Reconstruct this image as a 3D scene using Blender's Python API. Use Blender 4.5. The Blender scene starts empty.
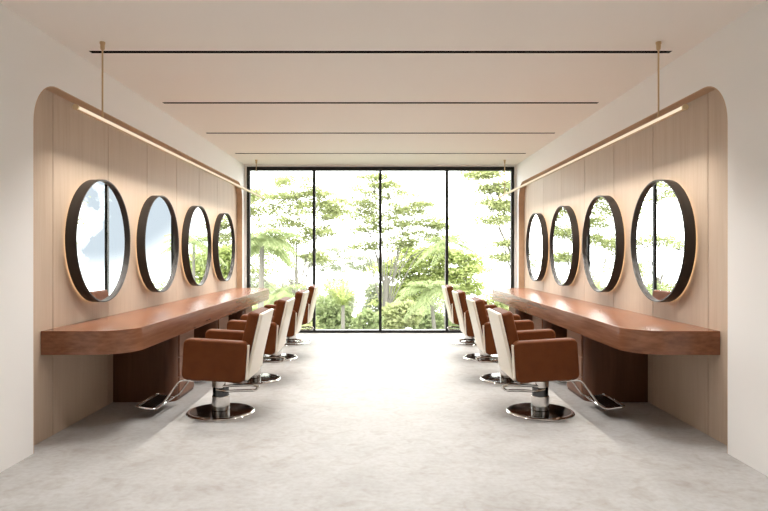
import bpy, bmesh, math, random
from mathutils import Vector, Matrix, noise

S = bpy.context.scene
COL = S.collection
PI = math.pi
EYE = 1.42            # camera height
F = 620.0             # focal length in pixels (768 wide)
W = 2.48              # half width of the room
WP = 2.58             # oak panels in the wall niche
H = 3.064             # ceiling
YF, YB = -3.2, 11.31  # front and back wall
NY0, NY1 = 4.43, 11.14  # wall niche
SKY = 7.0
PEND_W = 75.0
PEND_Y = (4.8, 10.75)
SLOT_W = 16.0
SPREAD = 106
SLOT_L = .5
SLOT_C = 1.12
PEND = 1.0
HALO = 5.0

# ------------------------------------------------------------------ materials
def mat(name, base=(.8, .8, .8), rough=.5, metal=0.0, spec=.5, coat=0.0):
    m = bpy.data.materials.new(name); m.use_nodes = True
    b = m.node_tree.nodes['Principled BSDF']
    b.inputs['Base Color'].default_value = (*base, 1)
    b.inputs['Roughness'].default_value = rough
    b.inputs['Metallic'].default_value = metal
    b.inputs['Specular IOR Level'].default_value = spec
    b.inputs['Coat Weight'].default_value = coat
    return m

def nd(m, kind, **kw):
    n = m.node_tree.nodes.new(kind)
    for k, v in kw.items():
        setattr(n, k, v)
    return n

def ln(m, a, b): m.node_tree.links.new(a, b)

def ramp(m, stops):
    r = nd(m, 'ShaderNodeValToRGB')
    e = r.color_ramp.elements
    while len(e) < len(stops): e.new(.5)
    for el, (p, c) in zip(e, stops):
        el.position = p; el.color = (*c, 1)
    return r

def wood(name, stops, scale, rough, grain_scale=1.0, bump=.03, coat=0.0):
    m = mat(name, rough=rough, coat=coat, spec=.3)
    b = m.node_tree.nodes['Principled BSDF']
    tc = nd(m, 'ShaderNodeTexCoord'); mp = nd(m, 'ShaderNodeMapping')
    mp.inputs['Scale'].default_value = scale
    ln(m, tc.outputs['Object'], mp.inputs['Vector'])
    oi = nd(m, 'ShaderNodeObjectInfo'); ad = nd(m, 'ShaderNodeVectorMath', operation='ADD')
    sc_ = nd(m, 'ShaderNodeVectorMath', operation='SCALE'); sc_.inputs['Scale'].default_value = 37.0
    ln(m, oi.outputs['Random'], sc_.inputs[0])
    ln(m, mp.outputs['Vector'], ad.inputs[0]); ln(m, sc_.outputs['Vector'], ad.inputs[1])
    n1 = nd(m, 'ShaderNodeTexNoise'); n1.inputs['Scale'].default_value = 1.0 * grain_scale
    n1.inputs['Detail'].default_value = 6; n1.inputs['Roughness'].default_value = .62; n1.inputs['Distortion'].default_value = .35
    ln(m, ad.outputs['Vector'], n1.inputs['Vector'])
    n2 = nd(m, 'ShaderNodeTexNoise'); n2.inputs['Scale'].default_value = 5.0 * grain_scale
    n2.inputs['Detail'].default_value = 3
    ln(m, ad.outputs['Vector'], n2.inputs['Vector'])
    mx = nd(m, 'ShaderNodeMix'); mx.data_type = 'FLOAT'; mx.inputs[0].default_value = .35
    ln(m, n1.outputs['Fac'], mx.inputs[2]); ln(m, n2.outputs['Fac'], mx.inputs[3])
    r = ramp(m, stops); ln(m, mx.outputs[0], r.inputs['Fac']); ln(m, r.outputs['Color'], b.inputs['Base Color'])
    bp = nd(m, 'ShaderNodeBump'); bp.inputs['Strength'].default_value = bump; bp.inputs['Distance'].default_value = .02
    ln(m, mx.outputs[0], bp.inputs['Height']); ln(m, bp.outputs['Normal'], b.inputs['Normal'])
    return m

M = {}
M['wall'] = mat('wall_paint', (.86, .845, .825), .75, spec=.3)
M['ceiling'] = mat('ceiling_paint', (.88, .835, .79), .85, spec=.2)
M['oak'] = wood('oak_veneer', [(.30, (.455, .342, .25)), (.48, (.50, .388, .292)), (.70, (.54, .428, .326))], (9, 9, .55), .5)
M['lining'] = wood('oak_lining', [(.30, (.46, .30, .19)), (.70, (.60, .42, .28))], (3, .5, 3), .55)
M['walnut'] = wood('walnut_veneer', [(.32, (.125, .043, .020)), (.48, (.215, .086, .042)), (.64, (.29, .130, .070))], (3.5, .45, 9), .27, bump=.006)
M['walnut'].node_tree.nodes['Principled BSDF'].inputs['Specular IOR Level'].default_value = .55
M['walnut_upright'] = wood('walnut_veneer_upright', [(.28, (.085, .032, .016)), (.48, (.12, .048, .024)), (.70, (.155, .066, .034))], (7, 7, .5), .36)  # pedestal walnut darkened, under-counter shade put into the colour
M['walnut_front'] = wood('walnut_drawer_front', [(.28, (.17, .075, .042)), (.48, (.23, .11, .065)), (.70, (.29, .145, .085))], (7, .5, 7), .42)  # same walnut lightened, room light on the drawer faces put into the colour
M['leather'] = mat('tan_leather', (.30, .098, .034), .5, spec=.14)
M['cream'] = mat('cream_shell', (.78, .71, .60), .35, spec=.5)
M['chrome'] = mat('chrome', (.72, .70, .68), .12, 1.0)
M['dark_chrome'] = mat('dark_chrome', (.085, .085, .088), .14, 1.0)
M['rubber'] = mat('black_rubber', (.015, .014, .013), .5)
M['bronze'] = mat('dark_bronze', (.022, .017, .014), .42, spec=.45)
M['black'] = mat('matt_black', (.004, .004, .004), .9, spec=0.0)
M['frame'] = mat('black_aluminium', (.010, .010, .010), .45, spec=.4)
M['mirror'] = mat('mirror_glass', (.93, .94, .94), 0.0, 1.0)
M['brass'] = mat('brushed_brass', (.62, .46, .28), .32, 1.0)
M['ground'] = mat('ground', (.05, .07, .025), .9)
M['bark'] = mat('bark', (.17, .16, .135), .9)

def leather_tex(m):
    b = m.node_tree.nodes['Principled BSDF']
    tc = nd(m, 'ShaderNodeTexCoord'); n = nd(m, 'ShaderNodeTexNoise'); n.inputs['Scale'].default_value = 9; n.inputs['Detail'].default_value = 5
    ln(m, tc.outputs['Object'], n.inputs['Vector'])
    r = ramp(m, [(.3, (.100, .0265, .0058)), (.7, (.130, .037, .009))])
    ln(m, n.outputs['Fac'], r.inputs['Fac']); ln(m, r.outputs['Color'], b.inputs['Base Color'])
    v = nd(m, 'ShaderNodeTexVoronoi'); v.inputs['Scale'].default_value = 260
    ln(m, tc.outputs['Object'], v.inputs['Vector'])
    bp = nd(m, 'ShaderNodeBump'); bp.inputs['Strength'].default_value = .08; bp.inputs['Distance'].default_value = .002
    ln(m, v.outputs['Distance'], bp.inputs['Height']); ln(m, bp.outputs['Normal'], b.inputs['Normal'])
leather_tex(M['leather'])

def floor_mat():
    m = mat('limestone_floor', rough=.5, spec=.28)
    b = m.node_tree.nodes['Principled BSDF']
    tc = nd(m, 'ShaderNodeTexCoord')
    n1 = nd(m, 'ShaderNodeTexNoise'); n1.inputs['Scale'].default_value = 2.2; n1.inputs['Detail'].default_value = 9; n1.inputs['Roughness'].default_value = .68
    n2 = nd(m, 'ShaderNodeTexNoise'); n2.inputs['Scale'].default_value = 26; n2.inputs['Detail'].default_value = 4
    n3 = nd(m, 'ShaderNodeTexNoise'); n3.inputs['Scale'].default_value = 5.5; n3.inputs['Detail'].default_value = 7; n3.inputs['Distortion'].default_value = 1.5
    for n in (n1, n2, n3): ln(m, tc.outputs['Object'], n.inputs['Vector'])
    r1 = ramp(m, [(.30, (.335, .322, .306)), (.52, (.395, .386, .374)), (.72, (.435, .43, .422))])
    ln(m, n1.outputs['Fac'], r1.inputs['Fac'])
    r2 = ramp(m, [(.35, (.90, .88, .85)), (.6, (1, 1, 1))]); ln(m, n2.outputs['Fac'], r2.inputs['Fac'])
    r3 = ramp(m, [(.33, (.86, .83, .79)), (.5, (1, 1, 1))]); ln(m, n3.outputs['Fac'], r3.inputs['Fac'])
    cur = r1.outputs['Color']
    for r in (r2, r3):
        mx = nd(m, 'ShaderNodeMix'); mx.data_type = 'RGBA'; mx.blend_type = 'MULTIPLY'; mx.inputs[0].default_value = .8
        ln(m, cur, mx.inputs[6]); ln(m, r.outputs['Color'], mx.inputs[7]); cur = mx.outputs[2]
    ln(m, cur, b.inputs['Base Color'])
    rr = nd(m, 'ShaderNodeMapRange'); rr.inputs['To Min'].default_value = .42; rr.inputs['To Max'].default_value = .6
    ln(m, n1.outputs['Fac'], rr.inputs['Value']); ln(m, rr.outputs['Result'], b.inputs['Roughness'])
    return m
M['floor'] = floor_mat()

def emis(name, col, strength):
    m = bpy.data.materials.new(name); m.use_nodes = True
    nt = m.node_tree; nt.nodes.remove(nt.nodes['Principled BSDF'])
    e = nd(m, 'ShaderNodeEmission'); e.inputs['Color'].default_value = (*col, 1); e.inputs['Strength'].default_value = strength
    ln(m, e.outputs['Emission'], nt.nodes['Material Output'].inputs['Surface'])
    return m
M['led'] = emis('warm_led', (1, .84, .63), PEND)
M['halo'] = emis('warm_led_strip', (1, .70, .42), HALO)
M['slot_led'] = emis('neutral_led', (1, .90, .78), 1.0)

def glass_mat():
    m = bpy.data.materials.new('window_glass'); m.use_nodes = True
    nt = m.node_tree; nt.nodes.remove(nt.nodes['Principled BSDF'])
    t = nd(m, 'ShaderNodeBsdfTransparent'); t.inputs['Color'].default_value = (.97, .985, .97, 1)
    g = nd(m, 'ShaderNodeBsdfGlossy'); g.inputs['Roughness'].default_value = .02
    fr = nd(m, 'ShaderNodeFresnel'); fr.inputs['IOR'].default_value = 1.35
    mx = nd(m, 'ShaderNodeMixShader')
    ln(m, fr.outputs['Fac'], mx.inputs['Fac']); ln(m, t.outputs[0], mx.inputs[1]); ln(m, g.outputs[0], mx.inputs[2])
    ln(m, mx.outputs[0], nt.nodes['Material Output'].inputs['Surface'])
    return m
M['glass'] = glass_mat()

def leaf_mat(name, c1, c2):
    m = bpy.data.materials.new(name); m.use_nodes = True
    nt = m.node_tree; nt.nodes.remove(nt.nodes['Principled BSDF'])
    geo = nd(m, 'ShaderNodeNewGeometry'); r = ramp(m, [(0, c1), (1, c2)])
    ln(m, geo.outputs['Random Per Island'], r.inputs['Fac'])
    d = nd(m, 'ShaderNodeBsdfDiffuse'); t = nd(m, 'ShaderNodeBsdfTranslucent'); mx = nd(m, 'ShaderNodeMixShader'); mx.inputs[0].default_value = .45
    ln(m, r.outputs['Color'], d.inputs['Color']); ln(m, r.outputs['Color'], t.inputs['Color'])
    ln(m, d.outputs[0], mx.inputs[1]); ln(m, t.outputs[0], mx.inputs[2]); ln(m, mx.outputs[0], nt.nodes['Material Output'].inputs['Surface'])
    return m
M['leaf'] = leaf_mat('leaf_pale_green', (0.31, 0.35, 0.15), (0.47, 0.5, 0.27))
M['leaf_lime'] = leaf_mat('leaf_lime', (.40, .47, .17), (.58, .63, .30))
M['leaf_deep'] = leaf_mat('leaf_mid_green', (0.23, 0.29, 0.13), (0.38, 0.43, 0.23))
M['leaf_grey'] = leaf_mat('leaf_silver_green', (0.36, 0.39, 0.27), (0.46, 0.49, 0.37))  # distance haze put into the leaf colour of the far plants
M['frond'] = leaf_mat('palm_frond', (0.27, 0.33, 0.15), (0.41, 0.46, 0.25))

# ------------------------------------------------------------------ mesh helpers
def finish(bm, name, m, parent=None, mirror=False, smooth=None, loc=None):
    if mirror:
        bmesh.ops.scale(bm, vec=(-1, 1, 1), verts=bm.verts)
        bmesh.ops.reverse_faces(bm, faces=bm.faces)
    me = bpy.data.meshes.new(name)
    bm.to_mesh(me); bm.free()
    if smooth is not None:
        for p in me.polygons: p.use_smooth = True
        me.set_sharp_from_angle(angle=math.radians(smooth))
    me.materials.append(m)
    o = bpy.data.objects.new(name, me); COL.objects.link(o)
    if smooth is not None:
        wn = o.modifiers.new('weighted', 'WEIGHTED_NORMAL'); wn.keep_sharp = True
    if parent: o.parent = parent
    if loc: o.location = loc
    return o

def box(bm, x0, x1, y0, y1, z0, z1, bev=0.0, seg=3):
    r = bmesh.ops.create_cube(bm, size=1)
    vs = r['verts']
    bmesh.ops.scale(bm, vec=(abs(x1 - x0), abs(y1 - y0), abs(z1 - z0)), verts=vs)
    bmesh.ops.translate(bm, vec=((x0 + x1) / 2, (y0 + y1) / 2, (z0 + z1) / 2), verts=vs)
    if bev:
        es = list({e for v in vs for e in v.link_edges})
        bmesh.ops.bevel(bm, geom=es, offset=bev, segments=seg, profile=.5, affect='EDGES')
    return bm

def prism(bm, pts, axis, a, b):
    """Extrude a 2D outline along an axis (x: pts are (y,z); z: pts are (x,y); y: pts are (x,z))."""
    def P(p, t):
        return {'x': (t, p[0], p[1]), 'y': (p[0], t, p[1]), 'z': (p[0], p[1], t)}[axis]
    va = [bm.verts.new(P(p, a)) for p in pts]; vb = [bm.verts.new(P(p, b)) for p in pts]
    n = len(pts)
    fs = [bm.faces.new(va), bm.faces.new(vb[::-1])]
    for i in range(n):
        fs.append(bm.faces.new((va[i], vb[i], vb[(i + 1) % n], va[(i + 1) % n])))
    bmesh.ops.recalc_face_normals(bm, faces=fs)
    return fs

def tube(bm, path, r, sides=10, closed=False, r1=None):
    pts = [Vector(p) for p in path]; n = len(pts)
    rings = []; prev = None
    for i, p in enumerate(pts):
        if closed: t = (pts[(i + 1) % n] - pts[i - 1]).normalized()
        else: t = (pts[min(i + 1, n - 1)] - pts[max(i - 1, 0)]).normalized()
        if prev is None:
            a = Vector((0, 0, 1)) if abs(t.z) < .9 else Vector((1, 0, 0))
            u = t.cross(a).normalized()
        else:
            u = (prev - t * prev.dot(t)).normalized()
        prev = u; v = t.cross(u)
        rr = r if r1 is None else r + (r1 - r) * i / (n - 1)
        rings.append([bm.verts.new(p + (u * math.cos(2 * PI * k / sides) + v * math.sin(2 * PI * k / sides)) * rr) for k in range(sides)])
    fs = []
    for i in range(n if closed else n - 1):
        A, B = rings[i], rings[(i + 1) % n]
        for k in range(sides):
            fs.append(bm.faces.new((A[k], A[(k + 1) % sides], B[(k + 1) % sides], B[k])))
    if not closed:
        fs += [bm.faces.new(rings[0][::-1]), bm.faces.new(rings[-1])]
    bmesh.ops.recalc_face_normals(bm, faces=fs)

def lathe(bm, prof, axis='z', c=(0, 0, 0), sides=48, closed=False):
    """Revolve (r, h) about an axis through c."""
    rings = []
    for r, h in prof:
        ring = []
        for k in range(sides):
            a = 2 * PI * k / sides; p, q = r * math.cos(a), r * math.sin(a)
            co = (p, q, h) if axis == 'z' else (h, p, q)
            ring.append(bm.verts.new((co[0] + c[0], co[1] + c[1], co[2] + c[2])))
        rings.append(ring)
    fs = []
    m = len(rings)
    for i in range(m if closed else m - 1):
        A, B = rings[i], rings[(i + 1) % m]
        for k in range(sides):
            fs.append(bm.faces.new((A[k], A[(k + 1) % sides], B[(k + 1) % sides], B[k])))
    if not closed:
        fs += [bm.faces.new(rings[0][::-1]), bm.faces.new(rings[-1])]
    bmesh.ops.recalc_face_normals(bm, faces=fs)

def bend(pts, rad, n=6):
    """Round the corners of a polyline."""
    P = [Vector(p) for p in pts]; out = [P[0]]
    for i in range(1, len(P) - 1):
        a, b, c = P[i - 1], P[i], P[i + 1]
        d1, d2 = (a - b), (c - b)
        r = min(rad, d1.length * .48, d2.length * .48)
        s, e = b + d1.normalized() * r, b + d2.normalized() * r
        for k in range(n + 1):
            t = k / n
            out.append(s * (1 - t) ** 2 + b * 2 * t * (1 - t) + e * t * t)
    out.append(P[-1]); return out

def thing(name, label, cat, loc=(0, 0, 0), rot=0, group=None):
    o = bpy.data.objects.new(name, None); o.empty_display_size = .1; COL.objects.link(o)
    o.location = loc; o.rotation_euler = (0, 0, rot)
    tag(o, label, cat, group); return o

def tag(o, label, cat, group=None):
    o['label'] = label; o['category'] = cat
    if group: o['group'] = group
    return o

def struct(o, label=None, cat=None):
    o['kind'] = 'structure'
    if label: o['label'] = label
    if cat: o['category'] = cat
    return o

def dup(root, loc, label, rot=None, group=None):
    r = root.copy(); COL.objects.link(r); r.location = loc
    if rot is not None: r.rotation_euler = (0, 0, rot)
    r['label'] = label
    if group: r['group'] = group
    for ch in root.children:
        c = ch.copy(); COL.objects.link(c); c.parent = r
        for g in ch.children:
            d = g.copy(); COL.objects.link(d); d.parent = c
    return r

def arc(cx, cy, r, a0, a1, n=10):
    return [(cx + r * math.cos(math.radians(a0 + (a1 - a0) * k / n)), cy + r * math.sin(math.radians(a0 + (a1 - a0) * k / n))) for k in range(n + 1)]

# ------------------------------------------------------------------ setting
bm = bmesh.new(); box(bm, -3.2, 3.2, YF - .2, YB + .25, -.15, 0)
struct(finish(bm, 'floor', M['floor']), 'pale beige limestone floor of the salon', 'floor')

# ceiling with four long recessed channels and two unseen ones added for light
SLOT_Y = [1.69, 3.355, 5.02, 6.70, 8.36, 10.03]
SW, SX = .056, 2.35
bm = bmesh.new(); ys = [YF - .2]
for y in SLOT_Y: ys += [y - SW / 2, y + SW / 2]
ys.append(YB + .25)
for i in range(0, len(ys), 2): box(bm, -3.2, 3.2, ys[i], ys[i + 1], H, H + .2)
for y in SLOT_Y:
    for s in (-1, 1): box(bm, s * SX, s * 3.2, y - SW / 2, y + SW / 2, H, H + .2)
    box(bm, -SX, SX, y - SW / 2, y + SW / 2, H + .12, H + .2)
struct(finish(bm, 'ceiling', M['ceiling']), 'plain off-white ceiling with long recessed channels', 'ceiling')

NR = .33                       # niche corner radius
NZ = EYE + .518 * W            # niche top
niche = [(NY0, 0)] + arc(NY0 + NR, NZ - NR, NR, 180, 90) + arc(NY1 - NR, NZ - NR, NR, 90, 0) + [(NY1, 0)]
def build_wall(mirror, side):
    bm = bmesh.new()
    prism(bm, [(YF, 0)] + niche + [(YB, 0), (YB, H), (YF, H)], 'x', -W, -WP)
    struct(finish(bm, 'wall_' + side, M['wall'], mirror=mirror), 'white side wall with a rounded wood niche, ' + side + ' side', 'wall')
    # wood cladding of the niche
    bm = bmesh.new(); box(bm, -WP - .10, -WP - .022, NY0 - .1, NY1 + .1, 0, H)
    t = struct(finish(bm, 'trim_1' if side == 'left' else 'trim_2', M['black'], mirror=mirror), 'light oak panels lining the rounded niche of the ' + side + ' wall', 'wall panel')
    seams = [NY0 - .1, 4.884, 5.873, 6.855, 7.838, 8.82, 9.80, 10.785, NY1 + .1]
    for a, b in zip(seams, seams[1:]):
        bm = bmesh.new(); box(bm, -WP - .02, -WP, a + .004, b - .004, 0, NZ + .12, .0015, 1)
        finish(bm, 'wood_panel', M['oak'], t, mirror)
    # lining strip of the reveal
    bm = bmesh.new()
    def inset(d):
        return [(NY0 + d, .0)] + arc(NY0 + NR, NZ - NR, NR - d, 180, 90) + arc(NY1 - NR, NZ - NR, NR - d, 90, 0) + [(NY1 - d, .0)]
    o_, i_ = inset(.0005), inset(.008)
    prism(bm, o_ + i_[::-1], 'x', -W - .001, -WP + .0005)
    finish(bm, 'niche_lining', M['lining'], t, mirror, smooth=40)
build_wall(False, 'left'); build_wall(True, 'right')

# back wall around the window
WX0, WX1 = -2.437, 2.437
WZ0, WZ1 = 0.035, EYE + 88.2 * YB / F
bm = bmesh.new()
box(bm, -WP, WX0, YB, YB + .22, 0, H); box(bm, WX1, WP, YB, YB + .22, 0, H)
box(bm, WX0, WX1, YB, YB + .22, WZ1, H); box(bm, WX0, WX1, YB, YB + .22, 0, WZ0)
struct(finish(bm, 'wall_back', M['wall']), 'white end wall around the big window', 'wall')
def window(name, x0, x1, z0, z1, ya, yb, mull, label, fw=.055, mw=.05):
    bm = bmesh.new()
    box(bm, x0, x0 + fw, ya, yb, z0, z1); box(bm, x1 - fw, x1, ya, yb, z0, z1)
    box(bm, x0 + fw, x1 - fw, ya, yb, z1 - .07, z1); box(bm, x0 + fw, x1 - fw, ya, yb, z0, z0 + .045)
    w = struct(finish(bm, name, M['frame']), label, 'window')
    xs = [x0 + fw] + mull + [x1 - fw]
    for x in mull:
        b = bmesh.new(); box(b, x - mw / 2, x + mw / 2, ya + .004, yb - .004, z0 + .045, z1 - .07); finish(b, 'mullion', M['frame'], w)
    for i in range(len(xs) - 1):
        a = xs[i] + (mw / 2 if i else 0); c = xs[i + 1] - (mw / 2 if i < len(xs) - 2 else 0)
        ym = (ya + yb) / 2
        b = bmesh.new()
        vs = [b.verts.new(p) for p in ((a, ym, z0 + .045), (c, ym, z0 + .045), (c, ym, z1 - .07), (a, ym, z1 - .07))]
        b.faces.new(vs)
        finish(b, 'pane', M['glass'], w)
    return w
px = lambda u: (u - 380.5) / F * YB
window('window_1', WX0, WX1, WZ0 - .033, WZ1, YB - .012, YB + .07, [px(314), px(380.3), px(447)], 'four-pane black-framed window filling the end wall')
# plain wall behind the camera
bm = bmesh.new(); box(bm, -WP, WP, YF - .2, YF, 0, H)
struct(finish(bm, 'wall_front', M['wall']), 'white end wall opposite the window', 'wall')

# ceiling slot lights; the first two are unseen, added to light the foreground
RANK = ['first', 'second', 'third', 'fourth']
slot_lbl = ['black ceiling light slot overhead behind the viewer', 'black ceiling light slot just out of the picture above the viewer',
            'longest black ceiling light slot, crossed by the brass rods, closest to the viewer',
            'second black ceiling light slot, next after the one the rods cross',
            'third black ceiling light slot, second from the window wall',
            'shortest-looking black ceiling light slot, just before the window wall']
slot = None
for y, lb in zip(SLOT_Y, slot_lbl):
    if slot is None:
        slot = thing('ceiling_slot_light', lb, 'ceiling light', (0, y, H), 0, 'linear slot lights across the ceiling')
        bm = bmesh.new(); t_ = .003; d_ = .085
        box(bm, -SX, SX, -SW / 2, -SW / 2 + t_, -.001, d_); box(bm, -SX, SX, SW / 2 - t_, SW / 2, -.001, d_)
        box(bm, -SX, SX, -SW / 2, SW / 2, d_, d_ + t_)
        for s in (-1, 1): box(bm, s * (SX - t_), s * SX, -SW / 2, SW / 2, -.001, d_)
        finish(bm, 'channel', M['black'], slot)
        for sx in (-1, 1):
            bm = bmesh.new(); box(bm, sx * SLOT_C - SLOT_L / 2, sx * SLOT_C + SLOT_L / 2, -.015, .015, d_ - .012, d_ - .001)
            finish(bm, 'led_strip', M['slot_led'], slot)
            ld = bpy.data.lights.new('slot_lamp', 'AREA'); ld.shape = 'RECTANGLE'; ld.size = SLOT_L; ld.size_y = .03
            ld.energy = SLOT_W; ld.color = (1, .985, .97); ld.spread = math.radians(SPREAD)
            lo = bpy.data.objects.new('slot_lamp', ld); COL.objects.link(lo); lo.parent = slot; lo.location = (sx * SLOT_C, 0, .006)
    else:
        dup(slot, (0, y, H), lb)

# ------------------------------------------------------------------ furniture along the walls
STN = [5.594, 7.07, 8.543, 10.02]
CZ0, CZ1, CX = .66, .843, 1.906
def side_furniture(mir):
    s = 'right' if mir else 'left'; sg = -1 if mir else 1
    # worktop
    bm = bmesh.new(); r = .29
    y0, y1 = 4.705, 10.865
    pts = [(-WP + .002, y0)] + arc(-CX - r, y0 + r, r, -90, 0, 14) + arc(-CX - r, y1 - r, r, 0, 90, 14) + [(-WP + .002, y1)]
    fs = prism(bm, pts, 'z', CZ0, CZ1)
    es = [e for e in bm.edges if abs(e.verts[0].co.z - e.verts[1].co.z) < 1e-6]
    bmesh.ops.bevel(bm, geom=es, offset=.004, segments=2, profile=.5, affect='EDGES')
    tag(finish(bm, 'wall_counter', M['walnut'], mirror=mir, smooth=30), 'long thick walnut counter with rounded ends fixed to the ' + s + ' oak wall', 'counter')
    # pedestals
    spots = ['under the %s counter between the first two mirrors', 'under the middle of the %s counter', 'under the %s counter between the last two mirrors']
    ped = None
    for yc, lb in zip([6.32, 7.807, 9.29], spots):
        lb = 'walnut drawer pedestal ' + lb % s
        if ped is None:
            ped = thing('drawer_pedestal', lb, 'cabinet', (0, yc, 0), 0, 'walnut pedestals under the counters')
            hw, fx, rr = .345, 1.985, .10
            def outline(x0, x1, g=0, h=hw):
                return [(-x1, -h)] + arc(-x0 - rr, -h + rr, rr, -90, 0, 8) + arc(-x0 - rr, h - rr, rr, 0, 90, 8) + [(-x1, h)]
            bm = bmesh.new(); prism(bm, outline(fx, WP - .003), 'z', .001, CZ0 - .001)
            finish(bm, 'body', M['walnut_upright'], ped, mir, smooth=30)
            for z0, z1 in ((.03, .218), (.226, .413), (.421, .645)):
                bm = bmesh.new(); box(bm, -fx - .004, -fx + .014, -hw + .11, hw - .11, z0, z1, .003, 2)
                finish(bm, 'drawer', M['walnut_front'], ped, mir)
        else:
            dup(ped, (0, yc, 0), lb)
    # mirrors
    lab = {'left': ['largest-looking round mirror on the left wall, full of blue sky and cloud',
                    'round black-rimmed mirror second along the left wall, mostly white cloud',
                    'round black-rimmed mirror third along the left wall, with a palm in it',
                    'round black-rimmed mirror on the left wall next to the window'],
           'right': ['largest-looking round mirror on the right wall, above the counter end',
                     'round black-rimmed mirror second along the right wall, reflecting tree branches',
                     'round black-rimmed mirror third along the right wall, counted from the counter end',
                     'round black-rimmed mirror on the right wall next to the window']}[s]
    R = .55; mz = 1.547; mr = None
    for yc, lb in zip(STN, lab):
        if mr is None:
            mr = thing('wall_mirror', lb, 'mirror', (sg * -WP, yc, mz), 0, 'round mirrors along the two oak walls')
            bm = bmesh.new()
            lathe(bm, [(R, .012), (R, .102), (R - .001, .104), (R - .011, .104), (R - .012, .102), (R - .012, .012)], 'x', sides=96, closed=True)
            finish(bm, 'frame', M['bronze'], mr, mir, smooth=40)
            bm = bmesh.new(); lathe(bm, [(R - .0125, .070), (R - .0125, .076)], 'x', sides=96)
            finish(bm, 'glass', M['mirror'], mr, mir, smooth=30)
            bm = bmesh.new(); lathe(bm, [(R - .06, 0.0005), (R - .06, .068), (R - .08, .068), (R - .08, 0.0005)], 'x', sides=64, closed=True)
            finish(bm, 'mounting_ring', M['black'], mr, mir, smooth=40)
            bm = bmesh.new(); lathe(bm, [(R - .02, .016), (R - .02, .024), (R - .05, .024), (R - .05, .016)], 'x', sides=64, closed=True)
            finish(bm, 'light_strip', M['halo'], mr, mir, smooth=40)
        else:
            dup(mr, (sg * -WP, yc, mz), lb)
    # pendant bar light
    p = thing('linear_pendant_light', 'slim brass bar light hanging on rods along the ' + s + ' wall', 'pendant light', (sg * -2.146, 7.79, H), 0, 'brass bar lights above the counters')
    ya, yb, zb, rb = 4.377 - 7.79, 11.22 - 7.79, 2.462 - H, .018
    bm = bmesh.new()
    prism(bm, [(rb * math.cos(math.radians(a)), zb + rb * math.sin(math.radians(a))) for a in range(55, 316, 20)], 'y', ya, yb)
    finish(bm, 'light_bar', M['brass'], p, mir, smooth=35)
    bm = bmesh.new()
    prism(bm, [(.0172 * math.cos(math.radians(a)), zb + .0172 * math.sin(math.radians(a))) for a in range(-47, 58, 8)], 'y', ya + .004, yb - .004)
    finish(bm, 'diffuser', M['led'], p, mir, smooth=35)
    ld = bpy.data.lights.new('bar_lamp', 'AREA'); ld.shape = 'RECTANGLE'; ld.size = .02; ld.size_y = PEND_Y[1] - PEND_Y[0]
    ld.energy = PEND_W; ld.color = (1, .95, .88); ld.spread = math.radians(128)
    lo = bpy.data.objects.new('bar_lamp', ld); COL.objects.link(lo); lo.parent = p; lo.rotation_euler = (0, sg * math.radians(3), 0); lo.location = (0, sum(PEND_Y) / 2 - 7.79, zb - rb - .003)
    for yy in (ya - .008, yb + .008):
        bm = bmesh.new(); tube(bm, [(0, yy - .008, zb), (0, yy + .008, zb)], .0215, 20)
        finish(bm, 'end_cap', M['brass'], p, mir, smooth=40)
    for yy in (4.786 - 7.79, 10.71 - 7.79):
        bm = bmesh.new(); tube(bm, [(0, yy, zb + rb - .002), (0, yy, -.03)], .0065, 12)
        rod = finish(bm, 'suspension_rod', M['brass'], p, mir, smooth=40)
        bm = bmesh.new(); lathe(bm, [(.010, -.062), (.016, -.056), (.017, -.02), (.021, -.014), (.021, -.0005)], 'z', (0, yy, 0), 20)
        finish(bm, 'ceiling_mount', M['brass'], rod, mir, smooth=40)
side_furniture(False); side_furniture(True)

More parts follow.
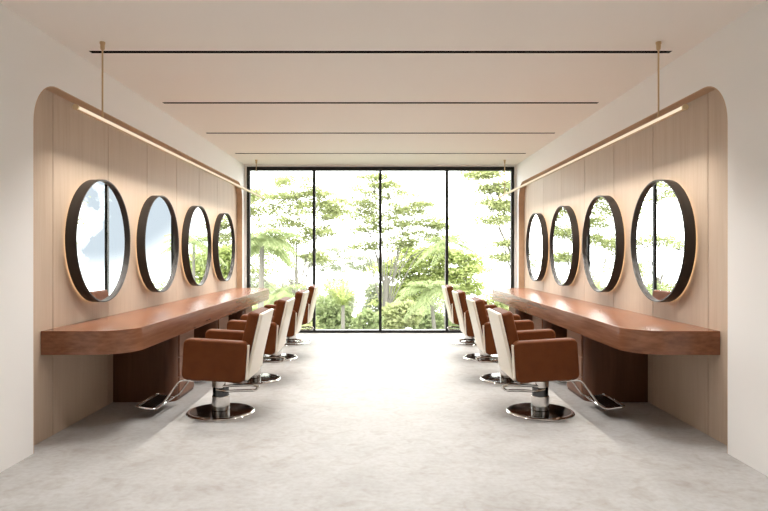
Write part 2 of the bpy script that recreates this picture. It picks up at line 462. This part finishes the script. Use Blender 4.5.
# ------------------------------------------------------------------ salon chairs (faces -x; mirrored ones face +x)
def build_chair(mir, label, group):
    c = thing('salon_chair', label, 'chair', (0, 0, 0), 0, group)
    tilt = Matrix.Translation((.045, 0, 0)) @ Matrix.Rotation(math.radians(3.5), 4, 'Y')       # seat leans back a little
    def fin(bm, name, m, par=c, sm=35, tilted=True):
        if tilted:
            bmesh.ops.transform(bm, matrix=Matrix.Translation((0, 0, .35)) @ tilt @ Matrix.Translation((0, 0, -.35)), verts=bm.verts)
        return finish(bm, name, m, par, mir, smooth=sm)
    # base
    bm = bmesh.new(); lathe(bm, [(.302, .001), (.302, .008), (.296, .016), (.284, .021), (.270, .0215), (.270, .004)], 'z', sides=72)
    fin(bm, 'base_ring', M['chrome'], tilted=False)
    bm = bmesh.new(); lathe(bm, [(.271, .002), (.271, .020), (.262, .024), (.10, .028), (.088, .034), (.02, .034)], 'z', sides=72)
    fin(bm, 'base_disc', M['dark_chrome'], tilted=False)
    bm = bmesh.new(); lathe(bm, [(.079, .03), (.079, .150), (.075, .156), (.03, .156)], 'z', sides=40)
    fin(bm, 'pump_sleeve', M['chrome'], tilted=False)
    bm = bmesh.new(); lathe(bm, [(.070, .150), (.072, .156), (.072, .315), (.05, .335)], 'z', sides=40)
    fin(bm, 'pump_column', M['dark_chrome'], tilted=False)
    bm = bmesh.new(); lathe(bm, [(.0765, .235), (.0765, .290), (.071, .290), (.071, .235)], 'z', sides=40, closed=True)
    fin(bm, 'pump_collar', M['chrome'], tilted=False)
    # pump lever: a flat loop of rod swept to the rear
    bm = bmesh.new()
    tube(bm, bend([(-.02, -.075, .225), (.06, -.105, .212), (.18, -.13, .225), (.345, -.15, .232), (.375, -.14, .262), (.31, -.11, .272), (.16, -.085, .262), (.04, -.066, .25)], .04), .011, 10)
    fin(bm, 'pump_lever', M['chrome'], tilted=False)
    # seat frame and cushions
    bm = bmesh.new(); box(bm, -.17, .17, -.15, .15, .315, .352, .01, 2)
    fin(bm, 'seat_plate', M['rubber'])
    bm = bmesh.new(); box(bm, -.30, .20, -.262, .262, .352, .50, .035, 4)
    fin(bm, 'seat', M['leather'])
    for s in (-1, 1):
        bm = bmesh.new()
        y0, y1 = (s * .268, s * .368)
        a0, a1, b0, b1, rr = -.288, .254, .350, .70, .05
        out = arc(a0 + rr, b0 + rr, rr, 180, 270, 6) + arc(a1 - rr, b0 + rr, rr, 270, 360, 6) + arc(a1 - rr, b1 - rr, rr, 0, 90, 6) + arc(a0 + rr, b1 - rr, rr, 90, 180, 6)
        prism(bm, out, 'y', min(y0, y1), max(y0, y1))
        bmesh.ops.bevel(bm, geom=[e for e in bm.edges if abs(e.verts[0].co.y - e.verts[1].co.y) < 1e-6], offset=.022, segments=4, profile=.5, affect='EDGES')
        arm = fin(bm, 'armrest', M['leather'])
        bm = bmesh.new(); box(bm, a1 - .006, a1 + .008, min(y0, y1) + .02, max(y0, y1) - .02, b0 + .03, b1 - .03, .006, 2)
        ab = fin(bm, 'arm_back', M['cream'], arm); ab['label'] = 'cream strip on the back of the armrest'
    # backrest: brown cushion in front, cream shell behind, leaning 12 degrees
    lean = Matrix.Translation((.212, 0, .37)) @ Matrix.Rotation(math.radians(9.5), 4, 'Y')
    bm = bmesh.new(); box(bm, -.085, .018, -.262, .262, .0, .575, .03, 5)
    bmesh.ops.transform(bm, matrix=lean, verts=bm.verts)
    fin(bm, 'backrest', M['leather'])
    bm = bmesh.new(); box(bm, .016, .046, -.268, .268, -.012, .582, .012, 3)
    bmesh.ops.transform(bm, matrix=lean, verts=bm.verts)
    o = fin(bm, 'back_shell', M['cream']); o['label'] = 'cream back shell'
    # footrest
    bm = bmesh.new()
    q = [(-.10, .235, .332), (-.292, .235, .338), (-.462, .238, .105), (-.525, .238, .088)]
    tube(bm, bend([(x, -y, z) for x, y, z in q[::-1]] + q, .035), .0085, 10)
    f = fin(bm, 'footrest', M['chrome'], tilted=False)
    bm = bmesh.new()
    tube(bm, bend([(-.50, 0, .088), (-.50, -.25, .088), (-.675, -.25, .110), (-.675, .25, .110), (-.50, .25, .088), (-.50, 0.001, .088)], .04), .009, 10)
    fin(bm, 'footrest_loop', M['chrome'], f, tilted=False)
    bm = bmesh.new()
    box(bm, -.655, -.53, -.232, .232, .0865, .0925, .002, 1)
    for k in range(5):
        x = -.648 + k * .024; box(bm, x, x + .008, -.245, .245, .0915, .098)
    bmesh.ops.transform(bm, matrix=Matrix.Translation((-.6, 0, .09)) @ Matrix.Rotation(math.radians(7), 4, 'Y') @ Matrix.Translation((.6, 0, -.083)), verts=bm.verts)
    fin(bm, 'tread_plate', M['dark_chrome'], f, tilted=False)
    return c

for mir in (False, True):
    s = 'right' if mir else 'left'; sg = -1 if mir else 1
    lab = ['brown and cream salon chair of the %s row with its whole round base showing',
           'brown and cream salon chair second along the %s counter, just behind the front one',
           'brown and cream salon chair third along the %s counter, one before the window chair',
           'brown and cream salon chair beside the window at the end of the %s row']
    rots = [0.5, 0, -0.5, 0]
    for i, y in enumerate(STN):
        loc = (sg * -1.44, y, 0); rot = sg * math.radians(-rots[i])
        if i == 0:
            ch = build_chair(mir, lab[0] % s, 'salon chairs of the %s row' % s); ch.location = loc; ch.rotation_euler = (0, 0, rot)
        else:
            dup(ch, loc, lab[i] % s, rot)

# ------------------------------------------------------------------ garden on the slope outside
def at(u, v, y): return Vector(((u - 380.5) / F * y, y, EYE + (255 - v) / F * y))
GZ = -4.2
bm = bmesh.new()
n = 24
grid = [[bm.verts.new((-26 + 52 * i / n, 12.2 + 30 * j / n, GZ + .35 * noise.noise(Vector((i * .4, j * .4, 0))) - .02 * j)) for i in range(n + 1)] for j in range(n + 1)]
for j in range(n):
    for i in range(n): bm.faces.new((grid[j][i], grid[j][i + 1], grid[j + 1][i + 1], grid[j + 1][i]))
struct(finish(bm, 'garden_ground', M['ground'], smooth=60), 'green sloping garden ground below the window', 'ground')

class Soup:
    def __init__(s): s.v, s.f = [], []
    def leaf(s, p, d, n, L, Wd):
        side = d.cross(n)
        if side.length < 1e-4: return
        side = side.normalized() * Wd; b = len(s.v)
        s.v += [p, p + d * L * .5 + side, p + d * L, p + d * L * .5 - side]; s.f.append((b, b + 1, b + 2, b + 3))
    def build(s, name, m, parent):
        me = bpy.data.meshes.new(name); me.from_pydata([tuple(v) for v in s.v], [], s.f); me.materials.append(m)
        o = bpy.data.objects.new(name, me); COL.objects.link(o); o.parent = parent; return o

def rnd_dir(rg, flat=.5):
    v = Vector((rg.gauss(0, 1), rg.gauss(0, 1), rg.gauss(0, flat)))
    return v.normalized() if v.length > 1e-3 else Vector((1, 0, 0))

def tree(label, base, layers, m, seed, leaves=1500, L=.2, trunk_r=.13, fork=.45, name='tree', cat='tree', group=None, droop=0.0, clump=.34):
    """A trunk that forks into branches, each carrying a flat spray of leaf clumps. layers: (centre, rx, ry, rz)."""
    rg = random.Random(seed)
    root = thing(name, label, cat, base, 0, group)
    B = Vector(base)
    tb = bmesh.new()
    top = max(l[0].z for l in layers) - B.z
    mean = sum((l[0] for l in layers), Vector()) / len(layers) - B
    fk = Vector((mean.x * .25, mean.y * .25, top * fork))
    tube(tb, [(0, 0, -.1), (fk.x * .3, fk.y * .3, fk.z * .35), (fk.x * .7, fk.y * .7, fk.z * .7), fk], trunk_r, 8, r1=trunk_r * .7)
    so = Soup()
    for (c, rx, ry, rz) in layers:
        c = c - B
        k = rg.uniform(.4, 1.0); st = Vector((fk.x * k, fk.y * k, fk.z * k))
        mid = st.lerp(c, .5) + Vector((rg.uniform(-.1, .1), rg.uniform(-.1, .1), .10 * (c - st).length))
        cen = c + Vector((0, 0, -rz * .6))
        tube(tb, [st, st.lerp(mid, .5), mid, mid.lerp(cen, .5), cen], trunk_r * .28, 6, r1=trunk_r * .08)
        # twigs and clumps
        nc = max(7, int(7 + 16 * rx * ry / 2.2))
        for q in range(nc):
            a = rg.uniform(0, 2 * PI); rr = math.sqrt(rg.random())
            p = c + Vector((rx * rr * math.cos(a), ry * rr * math.sin(a), rz * rg.uniform(-.7, .7) + rz * .5 * (1 - rr)))
            tube(tb, [cen.lerp(mid, .3 * rg.random()), cen.lerp(p, .6) + Vector((0, 0, -.04)), p], trunk_r * .09, 4, r1=trunk_r * .03)
            cr = clump * rg.uniform(.7, 1.35)
            for w in range(int(leaves / len(layers) / nc)):
                off = Vector((rg.gauss(0, .62), rg.gauss(0, .62), rg.gauss(0, .17))) * cr
                d = rnd_dir(rg, .45); d.z -= droop; d.normalize()
                nn = Vector((rg.gauss(0, .5), rg.gauss(0, .5), 1)).normalized()
                so.leaf(p + off, d, nn, L * rg.uniform(.6, 1.25), L * .26)
    finish(tb, 'trunk', M['bark'], root, smooth=60)
    so.build('foliage', m, root)
    return root

def bush(label, base, rx, ry, h, m, seed, leaves=1500, L=.16, group=None):
    rg = random.Random(seed)
    root = thing('shrub', label, 'shrub', base, 0, group)
    so = Soup(); tb = bmesh.new()
    lobes = []
    for k in range(9):
        a = rg.uniform(0, 2 * PI); rr = rg.random() ** .6
        lobes.append((Vector((rx * .75 * rr * math.cos(a), ry * .75 * rr * math.sin(a), h * rg.uniform(.45, .86) * (1 - .3 * rr))), rg.uniform(.4, .6) * min(rx, h * .5)))
    for c, r in lobes:
        tube(tb, [(c.x * .1, c.y * .1, -.05), (c.x * .5, c.y * .5, c.z * .55), c], .05, 5, r1=.015)
        for w in range(leaves // len(lobes)):
            d = rnd_dir(rg, 1.0); p = c + Vector((d.x, d.y, d.z * .8)) * r * rg.uniform(.6, 1.08)
            d2 = (d + rnd_dir(rg, 1) * .9 + Vector((0, 0, -.2))).normalized()
            so.leaf(p, d2, (d + Vector((0, 0, .6))).normalized(), L * rg.uniform(.6, 1.3), L * .36)
    finish(tb, 'stem', M['bark'], root, smooth=60)
    so.build('foliage', m, root)
    return root

def palm(label, base, crown, R, m, seed, nf=18, group=None, up=.55, name='palm_tree', lo=-.25, sag=.62):
    rg = random.Random(seed)
    root = thing(name, label, 'palm tree', base, 0, group)
    B = Vector(base); C = Vector(crown) - B
    tb = bmesh.new(); tube(tb, [(0, 0, -.1), (C.x * .2, C.y * .2, C.z * .4), (C.x * .6, C.y * .6, C.z * .75), C], .10, 9, r1=.05)
    finish(tb, 'trunk', M['bark'], root, smooth=60)
    so = Soup()
    for k in range(nf):
        a = 2 * PI * k / nf + rg.uniform(-.25, .25); e = rg.uniform(lo, 1.0) * up * 2
        out = Vector((math.cos(a), math.sin(a), 0)); Ln = R * rg.uniform(.8, 1.1)
        pts = []
        for j in range(15):
            t = j / 14
            pts.append(C + out * Ln * t * math.cos(e * (1 - .5 * t)) + Vector((0, 0, Ln * (math.sin(e) * t - sag * t * t))))
        for j in range(1, 15):
            d = (pts[j] - pts[j - 1]).normalized(); sd = d.cross(Vector((0, 0, 1))).normalized()
            so.leaf(pts[j - 1], d, Vector((0, 0, 1)), (pts[j] - pts[j - 1]).length * 1.05, .03)
            for h in (0, .5):
                p = pts[j - 1].lerp(pts[j], h)
                ll = R * .34 * math.sin(PI * min(1, .12 + .82 * j / 14)) + .08
                for s in (-1, 1):
                    dd = (d * .7 + sd * s * .8 + Vector((0, 0, -.5 + rg.uniform(-.2, .2)))).normalized()
                    so.leaf(p, dd, Vector((0, 0, 1)), ll, .016)
    so.build('fronds', m, root)
    return root

def L_(u, v, hu, hv, y, deep=.8):
    k = y / F
    return (at(u, v, y), hu * k, hu * k * deep, hv * k)

def gb(u, y): p = at(u, 255, y); return (p.x, y, GZ - .1)

y = 26
tree('tall airy tree with flat leaf sprays behind the first window pane', gb(297, y),
     [L_(297, 184, 30, 6, y), L_(272, 197, 28, 7, y), L_(258, 212, 18, 7, y), L_(332, 204, 16, 5, y), L_(290, 200, 26, 6, y), L_(318, 196, 18, 6, y), L_(322, 214, 22, 6, y), L_(300, 210, 26, 6, y), L_(283, 224, 24, 6, y), L_(318, 232, 18, 5, y),
      L_(296, 240, 22, 5, y), L_(268, 250, 22, 8, y), L_(262, 272, 26, 10, y), L_(312, 258, 14, 5, y)],
     M['leaf'], 3, 14000, .15, .12, .5, group='trees outside the window')
y = 30
tree('tallest airy tree with layered sprays behind the middle of the window', gb(384, y),
     [L_(372, 178, 14, 4, y), L_(366, 190, 20, 5, y), L_(358, 203, 18, 5, y), L_(397, 196, 22, 5, y), L_(357, 216, 20, 5, y), L_(383, 209, 26, 5, y), L_(412, 212, 22, 5, y),
      L_(370, 230, 22, 5, y), L_(403, 226, 22, 5, y), L_(430, 222, 18, 5, y), L_(436, 240, 20, 5, y), L_(398, 244, 20, 4, y), L_(362, 246, 14, 4, y), L_(420, 206, 14, 4, y), L_(388, 186, 16, 4, y), L_(442, 228, 14, 4, y), L_(412, 236, 24, 5, y), L_(380, 220, 22, 5, y)],
     M['leaf'], 8, 15000, .15, .14, .5, group='trees outside the window')
y = 33
tree('round lime-green leafy tree behind the third and fourth panes', gb(420, y),
     [L_(408, 256, 20, 9, y), L_(428, 265, 22, 10, y), L_(396, 274, 20, 9, y), L_(450, 262, 16, 8, y), L_(464, 258, 18, 8, y), L_(474, 274, 18, 9, y), L_(420, 284, 24, 10, y),
      L_(446, 286, 22, 11, y), L_(398, 296, 24, 11, y), L_(468, 290, 14, 8, y), L_(412, 270, 20, 9, y), L_(436, 274, 20, 9, y), L_(432, 252, 16, 6, y), L_(455, 276, 16, 8, y), L_(410, 286, 16, 9, y)],
     M['leaf_lime'], 12, 18000, .23, .10, .32, group='trees outside the window', clump=.45)
y = 15
tree('near tree reaching pale sprays into the last window pane', gb(556, y),
     [L_(494, 176, 18, 5, y), L_(490, 190, 14, 4, y), L_(508, 186, 16, 5, y), L_(488, 203, 15, 4, y), L_(502, 208, 14, 5, y), L_(496, 221, 18, 4, y), L_(503, 243, 22, 5, y),
      L_(508, 258, 14, 5, y), L_(530, 190, 20, 6, y), L_(535, 215, 22, 6, y), L_(540, 245, 20, 6, y), L_(478, 176, 10, 3, y)],
     M['leaf'], 21, 9000, .095, .10, .5, group='trees outside the window', clump=.22)
y = 31
tree('layered tree mirrored in the largest mirror of the right wall', (-8.9, y, GZ - .1),
     [(Vector((-8.8, y, EYE + 3.5)), 1.7, 1.4, .3), (Vector((-8.1, y, EYE + .75)), 2.1, 1.4, .25), (Vector((-9.9, y, EYE + .5)), 1.6, 1.2, .3), (Vector((-10.0, y, EYE + 2.9)), 1.5, 1.2, .3),
      (Vector((-7.9, y, EYE - 1.6)), 1.3, 1.0, .5), (Vector((-9.6, y, EYE - 1.8)), 1.4, 1.2, .5), (Vector((-7.2, y, EYE + 2.7)), 1.1, 1.0, .25)],
     M['leaf'], 31, 7500, .16, .13, .5, group='trees outside the window')
y = 38
tree('faint far tree between the two tall airy trees', gb(338, y),
     [L_(330, 252, 22, 4, y), L_(352, 258, 22, 4, y), L_(322, 264, 20, 5, y), L_(345, 268, 24, 5, y), L_(366, 266, 16, 5, y)],
     M['leaf_grey'], 41, 4500, .17, .11, .5, group='trees outside the window')
palm('palm with arching fronds at the edge of the first pane', gb(259, 13.6), at(262, 238, 13.6), .85, M['frond'], 5, 34, 'palms outside the window')
palm('short palm with drooping fronds behind the third pane', gb(440, 20), at(430, 290, 20), 1.15, M['frond'], 6, 24, 'palms outside the window')
palm('palm at the right of the third pane, seen whole in a left mirror', gb(446, 25.6), at(446, 241, 25.6), 1.3, M['frond'], 9, 20, 'palms outside the window')
palm('small palm low in the first pane under the airy tree', gb(280, 18), at(283, 292, 18), .9, M['frond'], 15, 16, 'palms outside the window')
palm('spiky upright frond plant standing in the second pane', gb(343, 19), at(343, 305, 19), 1.05, M['leaf_lime'], 11, 16, 'palms outside the window', up=.72, lo=.62, sag=.10)
shr = [(346, 313, 16.5, 30, 'leaf_lime', 'low lime shrub at the foot of the second pane'),
       (316, 306, 20.0, 22, 'leaf', 'pale shrub at the foot of the mullion left of the spiky plant'),
       (250, 272, 21.0, 24, 'leaf_lime', 'tall lime shrub in the lower corner of the first pane'),
       (292, 276, 23.5, 22, 'leaf', 'pale shrub low in the first pane beside the mullion'),
       (232, 278, 25, 22, 'leaf', 'shrub outside past the edge of the first pane'),
       (366, 298, 20.8, 24, 'leaf_deep', 'mid-green shrub behind the second pane beside the centre mullion'),
       (330, 284, 29, 26, 'leaf_deep', 'mid-green shrub behind the spiky plant'),
       (400, 286, 23.4, 22, 'leaf', 'pale shrub at the foot of the third pane beside the centre mullion'),
       (428, 290, 28.6, 22, 'leaf_deep', 'mid-green shrub behind the short palm'),
       (458, 286, 22.6, 20, 'leaf_deep', 'mid-green shrub low behind the mullion of the third and fourth pane'),
       (480, 304, 28.6, 15, 'leaf', 'small pale shrub low in the fourth pane'),
       (300, 266, 34.5, 28, 'leaf_grey', 'far greyish bush behind the first mullion'),
       (330, 274, 41.5, 26, 'leaf_grey', 'far greyish bush in the second pane under the faint tree'),
       (385, 272, 36.4, 22, 'leaf_grey', 'far greyish bush behind the centre mullion'),
       (414, 268, 40, 22, 'leaf_grey', 'far greyish bush behind the lime-green tree'),
       (262, 262, 38, 22, 'leaf_grey', 'far greyish bush in the first pane')]
for i, (u, v, yy, hu, mm, lb) in enumerate(shr):
    p = at(u, v, yy)
    bush(lb, (p.x, yy, GZ - .1), hu * yy / F * 1.05, .9, (p.z - GZ + .1) * 1.06, M[mm], 50 + i, 6500, .2, 'shrubs outside the window')
for i, (x, yy, zt) in enumerate([(6.0, 25, -1.0), (8.2, 28, -.75), (10.2, 25, -.5), (6.2, 37, .5)]):
    bush(['shrub at the bottom of the second left mirror', 'shrub at the bottom of the largest left mirror', 'shrub outside beyond the largest left mirror view', 'shrub under the palm in the third left mirror'][i],
         (x, yy, GZ - .1), 1.4, 1.0, zt - GZ + .1, M['leaf'], 80 + i, 5500, .2, 'shrubs outside the window')

# ------------------------------------------------------------------ sky, sun, camera
w = bpy.data.worlds.new('sky'); S.world = w; w.use_nodes = True
nt = w.node_tree; bg = nt.nodes['Background']
tc = nt.nodes.new('ShaderNodeTexCoord')
def wn(kind, **kw):
    n = nt.nodes.new(kind)
    for k, v in kw.items(): setattr(n, k, v)
    return n
nz = wn('ShaderNodeTexNoise'); nz.inputs['Scale'].default_value = 4.5; nz.inputs['Detail'].default_value = 7; nz.inputs['Roughness'].default_value = .55
nt.links.new(tc.outputs['Generated'], nz.inputs['Vector'])
az, el = math.radians(25), math.radians(8.5)
dt = wn('ShaderNodeVectorMath', operation='DOT_PRODUCT'); dt.inputs[1].default_value = (math.sin(az) * math.cos(el), math.cos(az) * math.cos(el), math.sin(el))
nt.links.new(tc.outputs['Generated'], dt.inputs[0])
mr_ = wn('ShaderNodeMapRange'); mr_.interpolation_type = 'SMOOTHSTEP'
mr_.inputs['From Min'].default_value = math.cos(math.radians(14)); mr_.inputs['From Max'].default_value = math.cos(math.radians(8))
nt.links.new(dt.outputs['Value'], mr_.inputs['Value'])
nr = wn('ShaderNodeMapRange'); nr.inputs['From Min'].default_value = .42; nr.inputs['From Max'].default_value = .52
nt.links.new(nz.outputs['Fac'], nr.inputs['Value'])
mu = wn('ShaderNodeMath', operation='MULTIPLY')
nt.links.new(mr_.outputs['Result'], mu.inputs[0]); nt.links.new(nr.outputs['Result'], mu.inputs[1])
mx = wn('ShaderNodeMix'); mx.data_type = 'RGBA'
k = 1 / SKY
mx.inputs[6].default_value = (1.0, 1.0, .99, 1); mx.inputs[7].default_value = (.76 * k, .86 * k, .96 * k, 1)
nt.links.new(mu.outputs[0], mx.inputs[0])
nt.links.new(mx.outputs[2], bg.inputs['Color'])
bg.inputs['Strength'].default_value = SKY

cam = bpy.data.cameras.new('camera'); co = bpy.data.objects.new('camera', cam); COL.objects.link(co)
co.location = (0, 0, EYE); co.rotation_euler = (PI / 2, 0, 0)
cam.sensor_width = 36; cam.lens = 36 * F / 768
cam.shift_x = 3.5 / 768; cam.shift_y = -.5 / 768
cam.clip_start = .05; cam.clip_end = 300
S.camera = co

S.view_settings.view_transform = 'Standard'; S.view_settings.look = 'None'
S.view_settings.gamma = 1; S.view_settings.use_curve_mapping = False
S.view_settings.exposure = 0.0
S.cycles.use_denoising = True
S.cycles.max_bounces = 10; S.cycles.diffuse_bounces = 6; S.cycles.glossy_bounces = 5; S.cycles.transparent_max_bounces = 16
S.cycles.sample_clamp_indirect = 8
